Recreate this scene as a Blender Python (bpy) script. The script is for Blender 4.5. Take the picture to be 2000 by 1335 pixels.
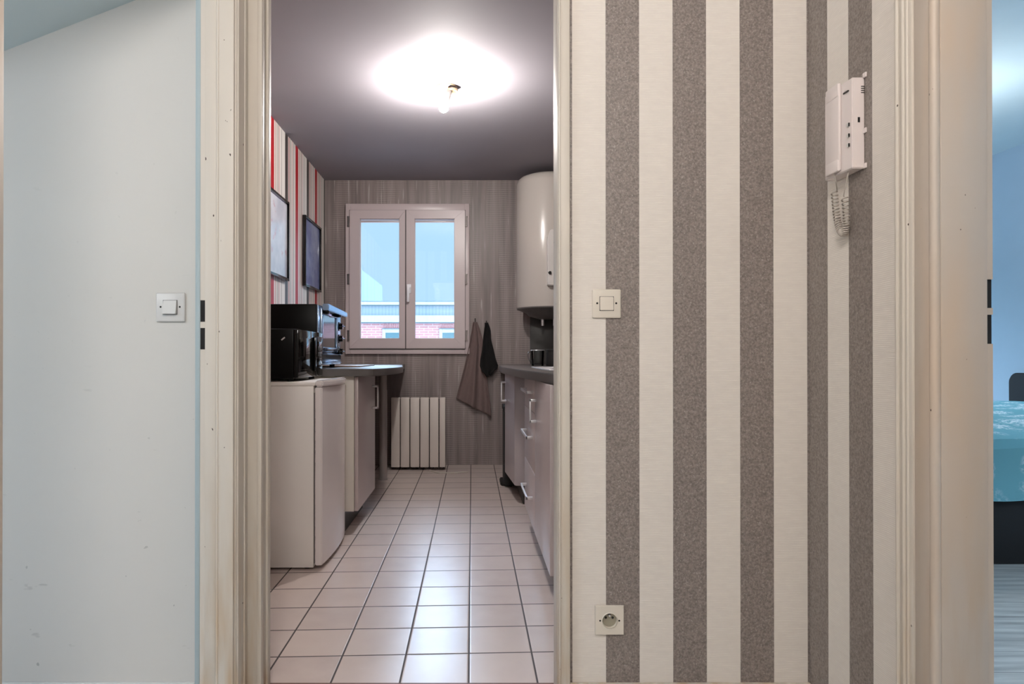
import bpy, bmesh, math, random
from mathutils import Vector, Matrix
random.seed(7)
for o in list(bpy.data.objects): bpy.data.objects.remove(o)
SC = bpy.context.scene
COL = SC.collection
PI = math.pi
F = 1255.0; CX = 922.0; CY = 697.0; H = 0.96      # focal length in px, vanishing point, eye height

# ------------------------------------------------------------------ camera
PITCH = math.radians(0.22)
cam_d = bpy.data.cameras.new('camera'); cam = bpy.data.objects.new('camera', cam_d); COL.objects.link(cam)
cam.location = (0, 0, H); cam.rotation_euler = (PI/2 + PITCH, 0, 0)
cam_d.sensor_width = 36; cam_d.lens = F/2000*36
cam_d.shift_x = (1000-CX)/2000
cam_d.shift_y = (CY - F*math.tan(PITCH) - 667.5)/2000
cam_d.clip_start = 0.02; cam_d.clip_end = 200
SC.camera = cam

# ------------------------------------------------------------------ view
SC.view_settings.view_transform = 'Standard'
SC.view_settings.look = 'None'
SC.view_settings.gamma = 1
SC.view_settings.use_curve_mapping = False
SC.view_settings.exposure = 0.0

# ------------------------------------------------------------------ lights
SKY_LOW = (0.47, 0.76, 1.0); SKY_HIGH = (0.55, 0.74, 1.0)
SKY_LOW_S = 1.08; SKY_HIGH_S = 24.0
KITCHEN_BULB = 1950.0; HALL_LAMP = 136.0; BED_LAMP = 36.0; LEFT_FILL = 46.0
w = bpy.data.worlds.new('sky'); SC.world = w; w.use_nodes = True
nt = w.node_tree; nt.nodes.clear()
out = nt.nodes.new('ShaderNodeOutputWorld'); bg = nt.nodes.new('ShaderNodeBackground')
tc = nt.nodes.new('ShaderNodeTexCoord'); sp = nt.nodes.new('ShaderNodeSeparateXYZ')
mr = nt.nodes.new('ShaderNodeMapRange'); mr.inputs['From Min'].default_value = 0.24; mr.inputs['From Max'].default_value = 0.42
mc = nt.nodes.new('ShaderNodeMix'); mc.data_type = 'RGBA'
mc.inputs[6].default_value = (*SKY_LOW, 1); mc.inputs[7].default_value = (*SKY_HIGH, 1)
ms = nt.nodes.new('ShaderNodeMapRange'); ms.inputs['To Min'].default_value = SKY_LOW_S; ms.inputs['To Max'].default_value = SKY_HIGH_S
nt.links.new(tc.outputs['Generated'], sp.inputs[0]); nt.links.new(sp.outputs['Z'], mr.inputs['Value'])
nt.links.new(mr.outputs[0], mc.inputs[0])
my = nt.nodes.new('ShaderNodeMapRange'); my.inputs['From Min'].default_value = -0.1; my.inputs['From Max'].default_value = 0.5
my.inputs['To Min'].default_value = 0.2; my.inputs['To Max'].default_value = 1.0
nt.links.new(sp.outputs['Y'], my.inputs['Value'])
mh = nt.nodes.new('ShaderNodeMath'); mh.operation = 'MULTIPLY'; nt.links.new(my.outputs[0], mh.inputs[0]); nt.links.new(mr.outputs[0], mh.inputs[1])
nt.links.new(mh.outputs[0], ms.inputs['Value'])
nt.links.new(mc.outputs[2], bg.inputs['Color']); nt.links.new(ms.outputs[0], bg.inputs['Strength'])
nt.links.new(bg.outputs[0], out.inputs['Surface'])

# ------------------------------------------------------------------ materials
def lin(r, g, b):
    def c(v):
        v /= 255.0
        return v/12.92 if v <= 0.04045 else ((v+0.055)/1.055)**2.4
    return (c(r), c(g), c(b), 1)

class NT:
    def __init__(s, name):
        s.m = bpy.data.materials.new(name); s.m.use_nodes = True; s.t = s.m.node_tree
        s.b = s.t.nodes['Principled BSDF']
    def n(s, ty, **kw):
        nd = s.t.nodes.new(ty)
        for k, v in kw.items(): setattr(nd, k, v)
        return nd
    def l(s, a, b): s.t.links.new(a, b)
    def set(s, **kw):
        for k, v in kw.items(): s.b.inputs[k.replace('_', ' ')].default_value = v
    def coord(s):
        return s.n('ShaderNodeTexCoord').outputs['Object']
    def xyz(s):
        sp = s.n('ShaderNodeSeparateXYZ'); s.l(s.coord(), sp.inputs[0]); return sp.outputs
    def math(s, op, a, b=None, c=None, clamp=False):
        m = s.n('ShaderNodeMath', operation=op, use_clamp=clamp)
        for i, v in enumerate((a, b, c)):
            if v is None: continue
            if isinstance(v, (int, float)): m.inputs[i].default_value = v
            else: s.l(v, m.inputs[i])
        return m.outputs[0]
    def noise(s, scale, detail=2, vec=None, stretch=None, rough=0.5):
        n = s.n('ShaderNodeTexNoise'); n.inputs['Scale'].default_value = scale; n.inputs['Detail'].default_value = detail
        n.inputs['Roughness'].default_value = rough
        v = vec if vec is not None else s.coord()
        if stretch:
            mp = s.n('ShaderNodeMapping'); mp.inputs['Scale'].default_value = stretch; s.l(v, mp.inputs[0]); v = mp.outputs[0]
        s.l(v, n.inputs['Vector']); return n.outputs['Fac']
    def mix(s, f, a, b, mode='MIX'):
        m = s.n('ShaderNodeMix', data_type='RGBA', blend_type=mode)
        if isinstance(f, (int, float)): m.inputs[0].default_value = f
        else: s.l(f, m.inputs[0])
        for i, v in ((6, a), (7, b)):
            if isinstance(v, tuple): m.inputs[i].default_value = v
            else: s.l(v, m.inputs[i])
        return m.outputs[2]
    def rng(s, v, a, b, c, d):
        m = s.n('ShaderNodeMapRange'); s.l(v, m.inputs['Value'])
        for k, x in zip(('From Min', 'From Max', 'To Min', 'To Max'), (a, b, c, d)): m.inputs[k].default_value = x
        return m.outputs[0]
    def bump(s, h, strength=0.3, dist=0.002):
        b = s.n('ShaderNodeBump'); b.inputs['Strength'].default_value = strength; b.inputs['Distance'].default_value = dist
        s.l(h, b.inputs['Height']); s.l(b.outputs[0], s.b.inputs['Normal'])
    def color(s, c): s.l(c, s.b.inputs['Base Color'])

def plain(name, rgb, rough=0.5, metal=0.0, var=0.04, nscale=6, spec=0.5, coat=0.0, bump=0.0):
    t = NT(name); c = lin(*rgb)
    d = tuple(x*(1-var*2) for x in c[:3]) + (1,)
    t.color(t.mix(t.noise(nscale, 4), d, c)); t.set(Roughness=rough, Metallic=metal)
    t.b.inputs['Specular IOR Level'].default_value = spec
    if coat: t.b.inputs['Coat Weight'].default_value = coat; t.b.inputs['Coat Roughness'].default_value = 0.08
    if bump: t.bump(t.noise(nscale*30, 2), bump, 0.001)
    return t.m

def emis(name, rgb, s):
    t = NT(name); t.set(Roughness=0.3)
    t.b.inputs['Emission Color'].default_value = (*rgb, 1); t.b.inputs['Emission Strength'].default_value = s
    return t.m

def glass(name, tint=(1, 1, 1, 1), rough=0.0):
    t = NT(name); t.t.nodes.remove(t.b)
    o = [n for n in t.t.nodes if n.type == 'OUTPUT_MATERIAL'][0]
    tr = t.n('ShaderNodeBsdfTransparent'); tr.inputs[0].default_value = tint
    gl = t.n('ShaderNodeBsdfGlossy'); gl.inputs['Roughness'].default_value = 0.02
    fr = t.n('ShaderNodeFresnel'); fr.inputs[0].default_value = 1.45
    mx = t.n('ShaderNodeMixShader'); t.l(fr.outputs[0], mx.inputs[0]); t.l(tr.outputs[0], mx.inputs[1]); t.l(gl.outputs[0], mx.inputs[2])
    t.l(mx.outputs[0], o.inputs[0]); return t.m

def painted(name, rgb, chips=True, rough=0.48, yellow=0.0):
    """old gloss paint on wood: faint brush streaks, tiny dark chips, warm-toned blotches"""
    t = NT(name); c = lin(*rgb)
    d = tuple(x*0.93 for x in c[:3]) + (1,)
    col = t.mix(t.noise(2.2, 3, stretch=(2, 2, 0.6)), d, c)
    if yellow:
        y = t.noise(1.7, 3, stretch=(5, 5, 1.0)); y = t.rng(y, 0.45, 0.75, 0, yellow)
        col = t.mix(y, col, lin(205, 160, 105))  # blends a warm tan into noise-shaped blotches
    if chips:
        lo = t.math('MULTIPLY', t.rng(t.xyz()[2], 0.02, 0.75, 1, 0.0), t.rng(t.noise(16, 3, stretch=(2, 2, 0.25)), 0.42, 0.72, 0, 0.75))
        col = t.mix(lo, col, lin(176, 142, 98))
        v = t.noise(75, 1, stretch=(1, 1, 0.7)); v = t.rng(v, 0.795, 0.81, 0, 1)
        col = t.mix(v, col, lin(70, 55, 48))
    t.color(col); t.set(Roughness=rough)
    t.bump(t.noise(30, 3, stretch=(2, 2, 0.15)), 0.05, 0.001)
    return t.m

def hall_stripes(name, axis, start, period):
    t = NT(name); o = t.xyz(); a = o[axis]
    if axis == 1: a = t.math('MULTIPLY', a, -1.0)
    u = t.math('FRACT', t.math('DIVIDE', t.math('SUBTRACT', a, start), period))
    dark = t.math('LESS_THAN', u, 0.5)
    # woven horizontal rib in the light bands
    wob = t.noise(14, 3)
    z = t.math('ADD', t.math('MULTIPLY', o[2], 2*PI/0.0046), t.math('MULTIPLY', wob, 9.0))
    rib = t.math('MULTIPLY_ADD', t.math('SINE', z), 0.5, 0.5)
    ribm = t.math('MULTIPLY', rib, t.rng(t.noise(30, 2, stretch=(1, 1, 3)), 0.3, 0.7, 0.2, 1.0))
    white = t.mix(ribm, lin(212, 203, 194), lin(226, 218, 208))
    sp = t.noise(260, 2, rough=0.7); flake = t.rng(sp, 0.60, 0.70, 0, 1)
    spd = t.rng(t.noise(170, 3), 0.3, 0.7, 0, 1)
    grey = t.mix(spd, lin(104, 94, 89), lin(142, 131, 124))
    grey = t.mix(t.math('MULTIPLY', flake, 0.55), grey, lin(190, 182, 175))
    t.color(t.mix(dark, white, grey))
    t.l(t.math('MULTIPLY_ADD', dark, -0.22, 0.62), t.b.inputs['Roughness'])
    h = t.math('ADD', t.math('MULTIPLY', t.math('SUBTRACT', 1.0, dark), t.math('MULTIPLY', ribm, 0.5)), t.math('MULTIPLY', dark, t.math('ADD', sp, 0.6)))
    t.bump(h, 0.55, 0.0012)
    return t.m

def kitchen_stripes():
    t = NT('kitchen_striped_paper'); o = t.xyz()
    u = t.math('FRACT', t.math('ADD', t.math('DIVIDE', t.math('SUBTRACT', o[1], 4.195), 0.5925), 8.0))
    r = t.n('ShaderNodeValToRGB'); r.color_ramp.interpolation = 'CONSTANT'
    red = lin(172, 24, 34); cream = lin(214, 204, 196); pink = lin(196, 128, 130); gr = lin(140, 128, 122); dk = lin(66, 60, 58); w_ = lin(226, 220, 214); rd2 = lin(160, 52, 56)
    st = [(0, red), (.125, w_), (.165, pink), (.185, cream), (.26, gr), (.275, cream), (.31, pink), (.325, w_), (.40, gr), (.415, w_), (.55, dk), (.665, cream), (.70, rd2), (.725, cream), (.775, dk), (.79, w_), (.84, pink), (.86, w_), (.91, gr), (.93, w_)]
    e = r.color_ramp.elements; e[0].position = 0; e[0].color = st[0][1]; e[1].position = st[1][0]; e[1].color = st[1][1]
    for p, c in st[2:]:
        n = e.new(p); n.color = c
    t.l(u, r.inputs[0]); t.color(r.outputs[0]); t.set(Roughness=0.42)
    t.bump(t.noise(200, 2), 0.1, 0.0005)
    return t.m

def back_paper():
    t = NT('taupe_streaked_paper'); o = t.xyz()
    s1 = t.noise(11, 3, stretch=(1.6, 1, 0.05)); s2 = t.noise(45, 2, stretch=(1.2, 1, 0.06))
    z = t.math('ADD', t.math('MULTIPLY', o[2], 2*PI/0.0165), t.math('MULTIPLY', t.noise(5, 2), 5.0))
    ln = t.rng(t.math('SINE', z), 0.1, 0.9, 0, 1)
    band = t.rng(t.noise(7, 2, stretch=(1.3, 1, 0.16)), 0.42, 0.66, 0.05, 1)
    f = t.math('ADD', t.math('MULTIPLY', s1, 0.75), t.math('MULTIPLY', s2, 0.4))
    f = t.rng(f, 0.38, 0.78, 0, 1)
    c = t.mix(f, lin(110, 99, 98), lin(146, 134, 131))
    c = t.mix(t.math('MULTIPLY', t.math('MULTIPLY', ln, band), 0.42), c, lin(194, 182, 177))
    c = t.mix(t.rng(s2, 0.66, 0.72, 0, 0.45), c, lin(200, 192, 186))
    t.color(c); t.set(Roughness=0.45); t.bump(t.math('MULTIPLY', ln, band), 0.25, 0.001)
    return t.m

def tiles():
    t = NT('square_floor_tiles'); o = t.xyz()
    U = t.math('ADD', t.math('DIVIDE', t.math('ADD', o[0], 0.010), 0.2035), 40.0)
    V = t.math('ADD', t.math('DIVIDE', t.math('SUBTRACT', t.math('SUBTRACT', o[1], t.math('MULTIPLY', o[0], 0.042)), 2.088), 0.2030), 40.0)
    def edge(v):
        fr = t.math('FRACT', v); return t.math('MINIMUM', fr, t.math('SUBTRACT', 1.0, fr))
    e = t.math('MINIMUM', edge(U), edge(V))
    g = t.rng(e, 0.011, 0.018, 1, 0)
    cb = t.n('ShaderNodeCombineXYZ'); t.l(t.math('FLOOR', U), cb.inputs[0]); t.l(t.math('FLOOR', V), cb.inputs[1])
    wn = t.n('ShaderNodeTexWhiteNoise'); t.l(cb.outputs[0], wn.inputs[0])
    c = t.mix(wn.outputs['Value'], lin(198, 182, 176), lin(208, 192, 184))
    c = t.mix(t.rng(t.noise(9, 4), 0.35, 0.7, 0, 0.5), c, lin(216, 202, 194))
    c = t.mix(g, c, lin(50, 38, 35))
    t.color(c)
    t.l(t.math('MULTIPLY_ADD', g, 0.4, 0.30), t.b.inputs['Roughness'])
    t.b.inputs['IOR'].default_value = 1.72
    t.bump(t.math('ADD', t.math('MULTIPLY', t.rng(e, 0.008, 0.03, 0, 1), 1.0), t.math('MULTIPLY', t.noise(7, 2), 0.35)), 0.35, 0.0015)
    return t.m

def planks():
    t = NT('grey_plank_floor'); o = t.xyz()
    n = t.noise(6, 5, stretch=(0.5, 6, 1)); n2 = t.noise(1.2, 2)
    c = t.mix(t.rng(n, 0.3, 0.7, 0, 1), lin(168, 164, 158), lin(222, 218, 210))
    fr = t.math('FRACT', t.math('DIVIDE', o[1], 0.14)); e = t.math('LESS_THAN', fr, 0.02)
    c = t.mix(t.math('MULTIPLY', e, 0.7), c, lin(70, 68, 66)); t.color(c); t.set(Roughness=0.4)
    return t.m

def scuffed(name, rgb):
    t = NT(name); c = lin(*rgb); d = tuple(x*0.95 for x in c[:3]) + (1,)
    col = t.mix(t.noise(1.5, 3), d, c)
    o = t.xyz(); low = t.rng(o[2], 0.0, 1.1, 1.0, 0.15)
    sm = t.rng(t.noise(9, 3, stretch=(1, 1, 3.5), rough=0.65), 0.69, 0.76, 0, 0.5)
    dots = t.rng(t.noise(42, 1), 0.78, 0.80, 0, 0.55)
    col = t.mix(t.math('MULTIPLY', t.math('MAXIMUM', sm, dots), low), col, lin(120, 116, 112))
    t.color(col); t.set(Roughness=0.6); t.bump(t.noise(18, 3), 0.12, 0.002)
    return t.m

def duvet():
    t = NT('teal_floral_duvet'); 
    v = t.n('ShaderNodeTexVoronoi'); v.inputs['Scale'].default_value = 9; t.l(t.coord(), v.inputs['Vector'])
    n = t.noise(55, 3, rough=0.7)
    fl = t.math('MULTIPLY', t.rng(n, 0.46, 0.53, 0, 1), t.rng(v.outputs['Distance'], 0.35, 0.6, 1, 0))
    c = t.mix(fl, lin(112, 172, 182), lin(220, 232, 234)); t.color(c); t.set(Roughness=0.8)
    t.bump(t.noise(9, 3), 0.5, 0.02)
    return t.m

def art(name, a, b, c):
    t = NT(name); n = t.noise(5, 4); n2 = t.noise(14, 3)
    k = t.mix(t.rng(n, 0.4, 0.62, 0, 1), lin(*a), lin(*b)); k = t.mix(t.rng(n2, 0.62, 0.7, 0, 0.7), k, lin(*c))
    t.color(k); t.set(Roughness=0.12); return t.m

def bricks():
    t = NT('red_brick'); br = t.n('ShaderNodeTexBrick'); t.l(t.coord(), br.inputs['Vector'])
    mp = t.n('ShaderNodeMapping'); mp.inputs['Rotation'].default_value = (PI/2, 0, 0); t.l(t.coord(), mp.inputs[0]); t.l(mp.outputs[0], br.inputs['Vector'])
    br.inputs['Color1'].default_value = lin(196, 142, 140); br.inputs['Color2'].default_value = lin(186, 132, 132); br.inputs['Mortar'].default_value = lin(200, 172, 174)
    br.inputs['Scale'].default_value = 2.2; br.inputs['Mortar Size'].default_value = 0.03
    br.inputs['Brick Width'].default_value = 0.6; br.inputs['Row Height'].default_value = 0.17
    t.color(br.outputs[0]); t.set(Roughness=0.9); return t.m

def corrugated(name, rgb):
    t = NT(name); o = t.xyz(); s = t.math('MULTIPLY_ADD', t.math('SINE', t.math('MULTIPLY', o[0], 60)), 0.5, 0.5)
    c = lin(*rgb); t.color(t.mix(s, c, tuple(x*0.85 for x in c[:3])+(1,))); t.set(Roughness=0.6); return t.m

M = {}
M['frame'] = painted('cream_gloss_paint', (203, 194, 182))
M['frame_y'] = painted('warm_cream_gloss_paint', (190, 177, 164), yellow=0.3)
M['frame_b'] = painted('white_gloss_paint', (214, 212, 208), chips=False)
M['hall_x'] = hall_stripes('hall_striped_paper', 0, 0.3725 - 0.187*20, 0.187)
M['hall_y'] = hall_stripes('hall_striped_paper_side', 1, -1.79 - 0.19*20, 0.19)
M['plaster'] = plain('white_plaster', (205, 202, 198), 0.7, bump=0.1)
M['leftwall'] = scuffed('scuffed_white_wall_paint', (208, 203, 196))
M['soffit'] = plain('blue_grey_paint', (206, 218, 220), 0.7)
M['kceil'] = plain('kitchen_ceiling_paint', (152, 147, 153), 0.75, var=0.05, nscale=3)
M['kceil'].node_tree.nodes['Principled BSDF'].inputs['Specular IOR Level'].default_value = 0.2
M['kpaper'] = kitchen_stripes(); M['back'] = back_paper(); M['tile'] = tiles()
M['bedwall'] = plain('light_blue_wall_paint', (168, 186, 198), 0.7)
M['bedceil'] = plain('bedroom_ceiling_paint', (200, 216, 220), 0.7)
M['plank'] = planks(); M['duvet'] = duvet()
M['brown'] = plain('brown_threshold', (112, 78, 66), 0.5)
M['switch'] = plain('ivory_plastic', (214, 204, 190), 0.35, var=0.02)
M['switchw'] = plain('white_plastic', (206, 202, 198), 0.35, var=0.02)
M['pinkwhite'] = plain('offwhite_handset_plastic', (222, 210, 206), 0.35, var=0.02)
M['hole'] = plain('dark_hole', (16, 13, 12), 0.8)
M['pvc'] = plain('white_window_pvc', (198, 185, 186), 0.35, var=0.02)
M['pvcdark'] = plain('window_seal', (90, 84, 84), 0.6)
M['glass'] = glass('clear_glass')
M['glassjar'] = glass('jug_glass', (0.82, 0.84, 0.84, 1))
M['enamel'] = plain('white_enamel', (190, 183, 176), 0.22, var=0.02, nscale=3, coat=0.3)
M['enameldome'] = plain('grey_bottom_cap', (110, 106, 104), 0.4)
M['fridge'] = plain('fridge_white_steel', (230, 224, 218), 0.35, var=0.02, bump=0.05)
M['fridged'] = plain('fridge_door_white', (224, 216, 214), 0.22, var=0.02, coat=0.3)
M['lam'] = plain('cabinet_laminate', (222, 214, 204), 0.4, var=0.02)
M['doorg'] = plain('gloss_taupe_front', (192, 178, 176), 0.3, var=0.03, nscale=3, coat=0.15)
M['doorg2'] = plain('gloss_grey_front', (186, 176, 178), 0.3, var=0.03, nscale=3, coat=0.15)
M['top'] = plain('grey_worktop_laminate', (90, 85, 83), 0.28, var=0.10, nscale=60)
M['plinth'] = plain('dark_plinth', (42, 38, 37), 0.5)
M['chrome'] = plain('satin_chrome', (222, 220, 222), 0.38, 0.65, var=0.02)
M['chrblue'] = plain('polished_steel', (160, 186, 216), 0.16, 1.0, var=0.02)
M['black'] = plain('black_enamel', (7, 6, 6), 0.35, var=0.05, spec=0.12)
M['blackg'] = plain('black_gloss', (6, 6, 6), 0.06, var=0.05, spec=0.35)
M['blackm'] = plain('black_matte', (18, 16, 16), 0.7)
M['pole'] = plain('grey_painted_pole', (168, 160, 156), 0.35, 0.2)
M['rad'] = plain('radiator_enamel', (216, 206, 198), 0.38, var=0.02)
M['radd'] = plain('radiator_shadow_gap', (50, 44, 42), 0.7)
M['towel'] = plain('brown_towel_cloth', (120, 102, 99), 0.95, var=0.08, nscale=40, bump=0.3)
M['cloth'] = plain('black_cloth', (13, 12, 12), 0.95, var=0.1, nscale=40, bump=0.2)
M['splash'] = plain('dark_splash_panel', (66, 64, 62), 0.35)
M['cable'] = plain('white_cable', (214, 206, 196), 0.5)
M['rebate'] = plain('blue_lit_rebate', (160, 174, 178), 0.6)  # bluish light falling on the rebate is put into its colour
M['handlew'] = plain('white_handle', (238, 238, 244), 0.3, var=0.02)
M['cord'] = plain('grey_white_cord', (178, 168, 158), 0.5)
M['well'] = plain('shaded_socket_well', (150, 142, 124), 0.5)  # well coloured darker to give the recess its shade
M['tower'] = plain('blue_grey_facade', (104, 130, 142), 0.8)
M['brass'] = plain('worn_brass', (150, 128, 100), 0.4, 0.6)
M['bluepic'] = plain('glossy_black_frame', (14, 14, 17), 0.15)
M['wood'] = plain('wooden_board', (120, 92, 68), 0.5)
M['brick'] = bricks(); M['extw'] = plain('white_facade', (186, 198, 200), 0.8); M['extp'] = corrugated('grey_facade_cladding', (156, 172, 182))
M['extd'] = plain('dark_flashing', (110, 130, 140), 0.7); M['extg'] = plain('facade_glass', (96, 128, 134), 0.2); M['ground'] = plain('pale_concrete', (178, 178, 178), 0.9)
M['bulb'] = emis('lit_bulb', (1.0, 0.95, 0.90), KITCHEN_BULB)
M['hallglobe'] = emis('lit_hall_globe', (1.0, 0.96, 0.925), HALL_LAMP)
M['bedglobe'] = emis('lit_bedroom_globe', (0.95, 0.98, 1.0), BED_LAMP*1.6)
M['leftfill'] = emis('left_fill_globe', (0.93, 0.98, 1.0), LEFT_FILL)

# ------------------------------------------------------------------ mesh helpers
class MB:
    def __init__(s): s.bm = bmesh.new()
    def box(s, x0, x1, y0, y1, z0, z1, bev=0.0, seg=2):
        t = bmesh.new(); r = bmesh.ops.create_cube(t, size=1)
        for v in t.verts:
            v.co = Vector(((x0+x1)/2 + v.co.x*(x1-x0), (y0+y1)/2 + v.co.y*(y1-y0), (z0+z1)/2 + v.co.z*(z1-z0)))
        if bev: bmesh.ops.bevel(t, geom=list(t.edges), offset=bev, segments=seg, affect='EDGES', profile=0.5)
        s.add(t); return s
    def add(s, t, mat=None):
        if mat: bmesh.ops.transform(t, matrix=mat, verts=t.verts)
        me = bpy.data.meshes.new('tmp'); t.to_mesh(me); t.free(); s.bm.from_mesh(me); bpy.data.meshes.remove(me)
    def cyl(s, a, b, r, r2=None, n=24, cap=True):
        a = Vector(a); b = Vector(b); d = b-a
        t = bmesh.new(); bmesh.ops.create_cone(t, cap_ends=cap, segments=n, radius1=r, radius2=r if r2 is None else r2, depth=d.length)
        q = d.to_track_quat('Z', 'Y').to_matrix().to_4x4()
        s.add(t, Matrix.Translation((a+b)/2) @ q); return s
    def tube(s, pts, r, n=8, closed=False):
        pts = [Vector(p) for p in pts]; rings = []; N = len(pts)
        up = Vector((0.13, 0.37, 0.92)).normalized(); prev = None
        for i, p in enumerate(pts):
            if closed: d = (pts[(i+1) % N]-pts[i-1]).normalized()
            else: d = (pts[min(i+1, N-1)]-pts[max(i-1, 0)]).normalized()
            if prev is None: a = d.orthogonal().normalized()
            else:
                a = (prev - d*prev.dot(d)); a = a.normalized() if a.length > 1e-6 else d.orthogonal().normalized()
            prev = a; b = d.cross(a)
            rings.append([s.bm.verts.new(p + (a*math.cos(2*PI*k/n)+b*math.sin(2*PI*k/n))*r) for k in range(n)])
        for i in range(N if closed else N-1):
            A, B = rings[i], rings[(i+1) % N]
            for k in range(n): s.bm.faces.new((A[k], A[(k+1) % n], B[(k+1) % n], B[k]))
        if not closed: s.bm.faces.new(rings[0][::-1]); s.bm.faces.new(rings[-1])
        return s
    def lathe(s, c, prof, n=48, axis='Z'):
        c = Vector(c); rings = []
        for r, h in prof:
            ring = []
            for k in range(n):
                a = 2*PI*k/n; 
                if axis == 'Z': v = Vector((r*math.cos(a), r*math.sin(a), h))
                elif axis == 'Y': v = Vector((r*math.cos(a), h, r*math.sin(a)))
                else: v = Vector((h, r*math.cos(a), r*math.sin(a)))
                ring.append(s.bm.verts.new(c+v))
            rings.append(ring)
        for A, B in zip(rings, rings[1:]):
            for k in range(n): s.bm.faces.new((A[k], A[(k+1) % n], B[(k+1) % n], B[k]))
        s.bm.faces.new(rings[0]); s.bm.faces.new(rings[-1]); return s
    def sphere(s, c, r, sc=(1, 1, 1)):
        t = bmesh.new(); bmesh.ops.create_uvsphere(t, u_segments=24, v_segments=16, radius=r)
        s.add(t, Matrix.Translation(c) @ Matrix.Diagonal((*sc, 1))); return s
    def prism(s, pts, z0, z1, axis='Z', bev=0.0):
        t = bmesh.new()
        def mk(p, h):
            if axis == 'Z': return (p[0], p[1], h)
            if axis == 'Y': return (p[0], h, p[1])
            return (h, p[0], p[1])
        A = [t.verts.new(mk(p, z0)) for p in pts]; B = [t.verts.new(mk(p, z1)) for p in pts]; n = len(pts)
        t.faces.new(A[::-1]); t.faces.new(B)
        for k in range(n): t.faces.new((A[k], A[(k+1) % n], B[(k+1) % n], B[k]))
        bmesh.ops.recalc_face_normals(t, faces=t.faces)
        if bev: bmesh.ops.bevel(t, geom=[e for e in t.edges if e.calc_face_angle(0) > 0.6], offset=bev, segments=2, affect='EDGES')
        s.add(t); return s
    def build(s, name, mat, parent=None, smooth=True, kind=None):
        bmesh.ops.recalc_face_normals(s.bm, faces=s.bm.faces)
        me = bpy.data.meshes.new(name); s.bm.to_mesh(me); s.bm.free()
        if smooth:
            for p in me.polygons: p.use_smooth = True
            try: me.set_sharp_from_angle(angle=math.radians(35))
            except Exception: pass
        me.materials.append(M[mat] if isinstance(mat, str) else mat)
        o = bpy.data.objects.new(name, me); COL.objects.link(o)
        if parent:
            o.parent = parent; o.matrix_parent_inverse = Matrix.Translation(-Vector(parent['_w'])) if '_w' in parent else Matrix.Identity(4)
        if kind: o['kind'] = kind
        return o

def thing(name, loc, label=None, cat=None, group=None, kind=None):
    o = bpy.data.objects.new(name, None); COL.objects.link(o); o.location = loc; o['_w'] = list(loc); o.empty_display_size = 0.05
    if label: o['label'] = label
    if cat: o['category'] = cat
    if group: o['group'] = group
    if kind: o['kind'] = kind
    return o
def tag(o, label, cat, group=None):
    o['label'] = label; o['category'] = cat
    if group: o['group'] = group
    return o
def struct(name, mb, mat, smooth=False): return mb.build(name, mat, None, smooth, 'structure')
def wx(px, Y): return (px-CX)/F*Y
def wz(py, Y): return H-(py-CY)/F*Y

CH = 2.54      # ceiling height
KB = 5.74      # kitchen back wall
KL = -1.317; KR = 0.92
HX = 0.9385    # hall right wall
# ------------------------------------------------------------------ setting: hall
hw = MB(); hw.box(0.262, 1.0, 1.79, 1.865, 0, CH); hw.box(-0.63, 0.262, 1.79, 1.865, 2.10, CH); hw.box(-0.70, -0.612, 1.79, 1.865, 0, CH)
struct('wall_front', hw, 'hall_x')
rw = MB(); rw.box(HX, 1.035, 1.30, 1.79, 0, CH); rw.box(HX, 1.035, 0.47, 1.30, 2.08, CH); rw.box(HX, 1.035, -1.2, 0.47, 0, CH)
struct('wall_right', rw, 'hall_y')
lw = MB(); lw.box(-0.70, -0.63, 1.69, 1.79, 0, CH); lw.box(-0.70, -0.63, 0.85, 1.69, 2.08, CH); lw.box(-0.70, -0.63, -1.2, 0.85, 0, CH)
struct('wall_left', lw, 'plaster')
struct('wall_rear', MB().box(-2.7, 4.2, -1.3, -1.2, 0, CH), 'plaster')
struct('ceiling', MB().box(-0.70, 1.035, -1.2, 1.865, CH, CH+0.1), 'plaster')
struct('floor', MB().box(-0.70, 1.035, -1.2, 1.80, -0.1, 0), 'plank')
# left room
struct('wall_room_back', MB().box(-2.7, -0.70, 1.84, 1.90, 0, CH), 'leftwall')
lr = MB(); lr.box(-2.8, -2.7, -1.2, -0.5, 0, CH); lr.box(-2.8, -2.7, 0.9, 1.90, 0, CH); lr.box(-2.8, -2.7, -0.5, 0.9, 0, 0.9); lr.box(-2.8, -2.7, -0.5, 0.9, 2.2, CH)
struct('wall_room_left', lr, 'leftwall')
struct('ceiling', MB().box(-2.7, -0.70, -1.2, 1.84, CH, CH+0.1), 'plaster')
struct('floor', MB().box(-2.7, -0.70, -1.2, 1.84, -0.1, 0), 'plank')
# sloping soffit over the left room
def zs(px): return H + (697-(98-(px-8)*0.389))/F*1.84
sx0 = wx(-260, 1.84); sx1 = -0.715
sz = lambda X: zs(CX + X*F/1.84)
sf = MB(); sf.prism([(sx0, sz(sx0)), (sx1, sz(sx1)), (sx1, CH), (sx0, CH)], 0.95, 1.84, axis='Y')
struct('ceiling_slope', sf, 'soffit')
struct('baseboard_room', MB().box(-2.7, -0.70, 1.828, 1.84, 0, 0.034, 0.002), 'frame_b')
struct('baseboard_front', MB().box(0.272, HX, 1.778, 1.79, 0, 0.0575, 0.003), 'frame')
struct('baseboard_right', MB().box(HX-0.012, HX, 1.41, 1.778, 0, 0.0575, 0.003), 'frame')
struct('trim_threshold', MB().box(-0.60, 0.25, 1.80, 1.896, -0.02, 0.002, 0.001), 'brown')

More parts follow.
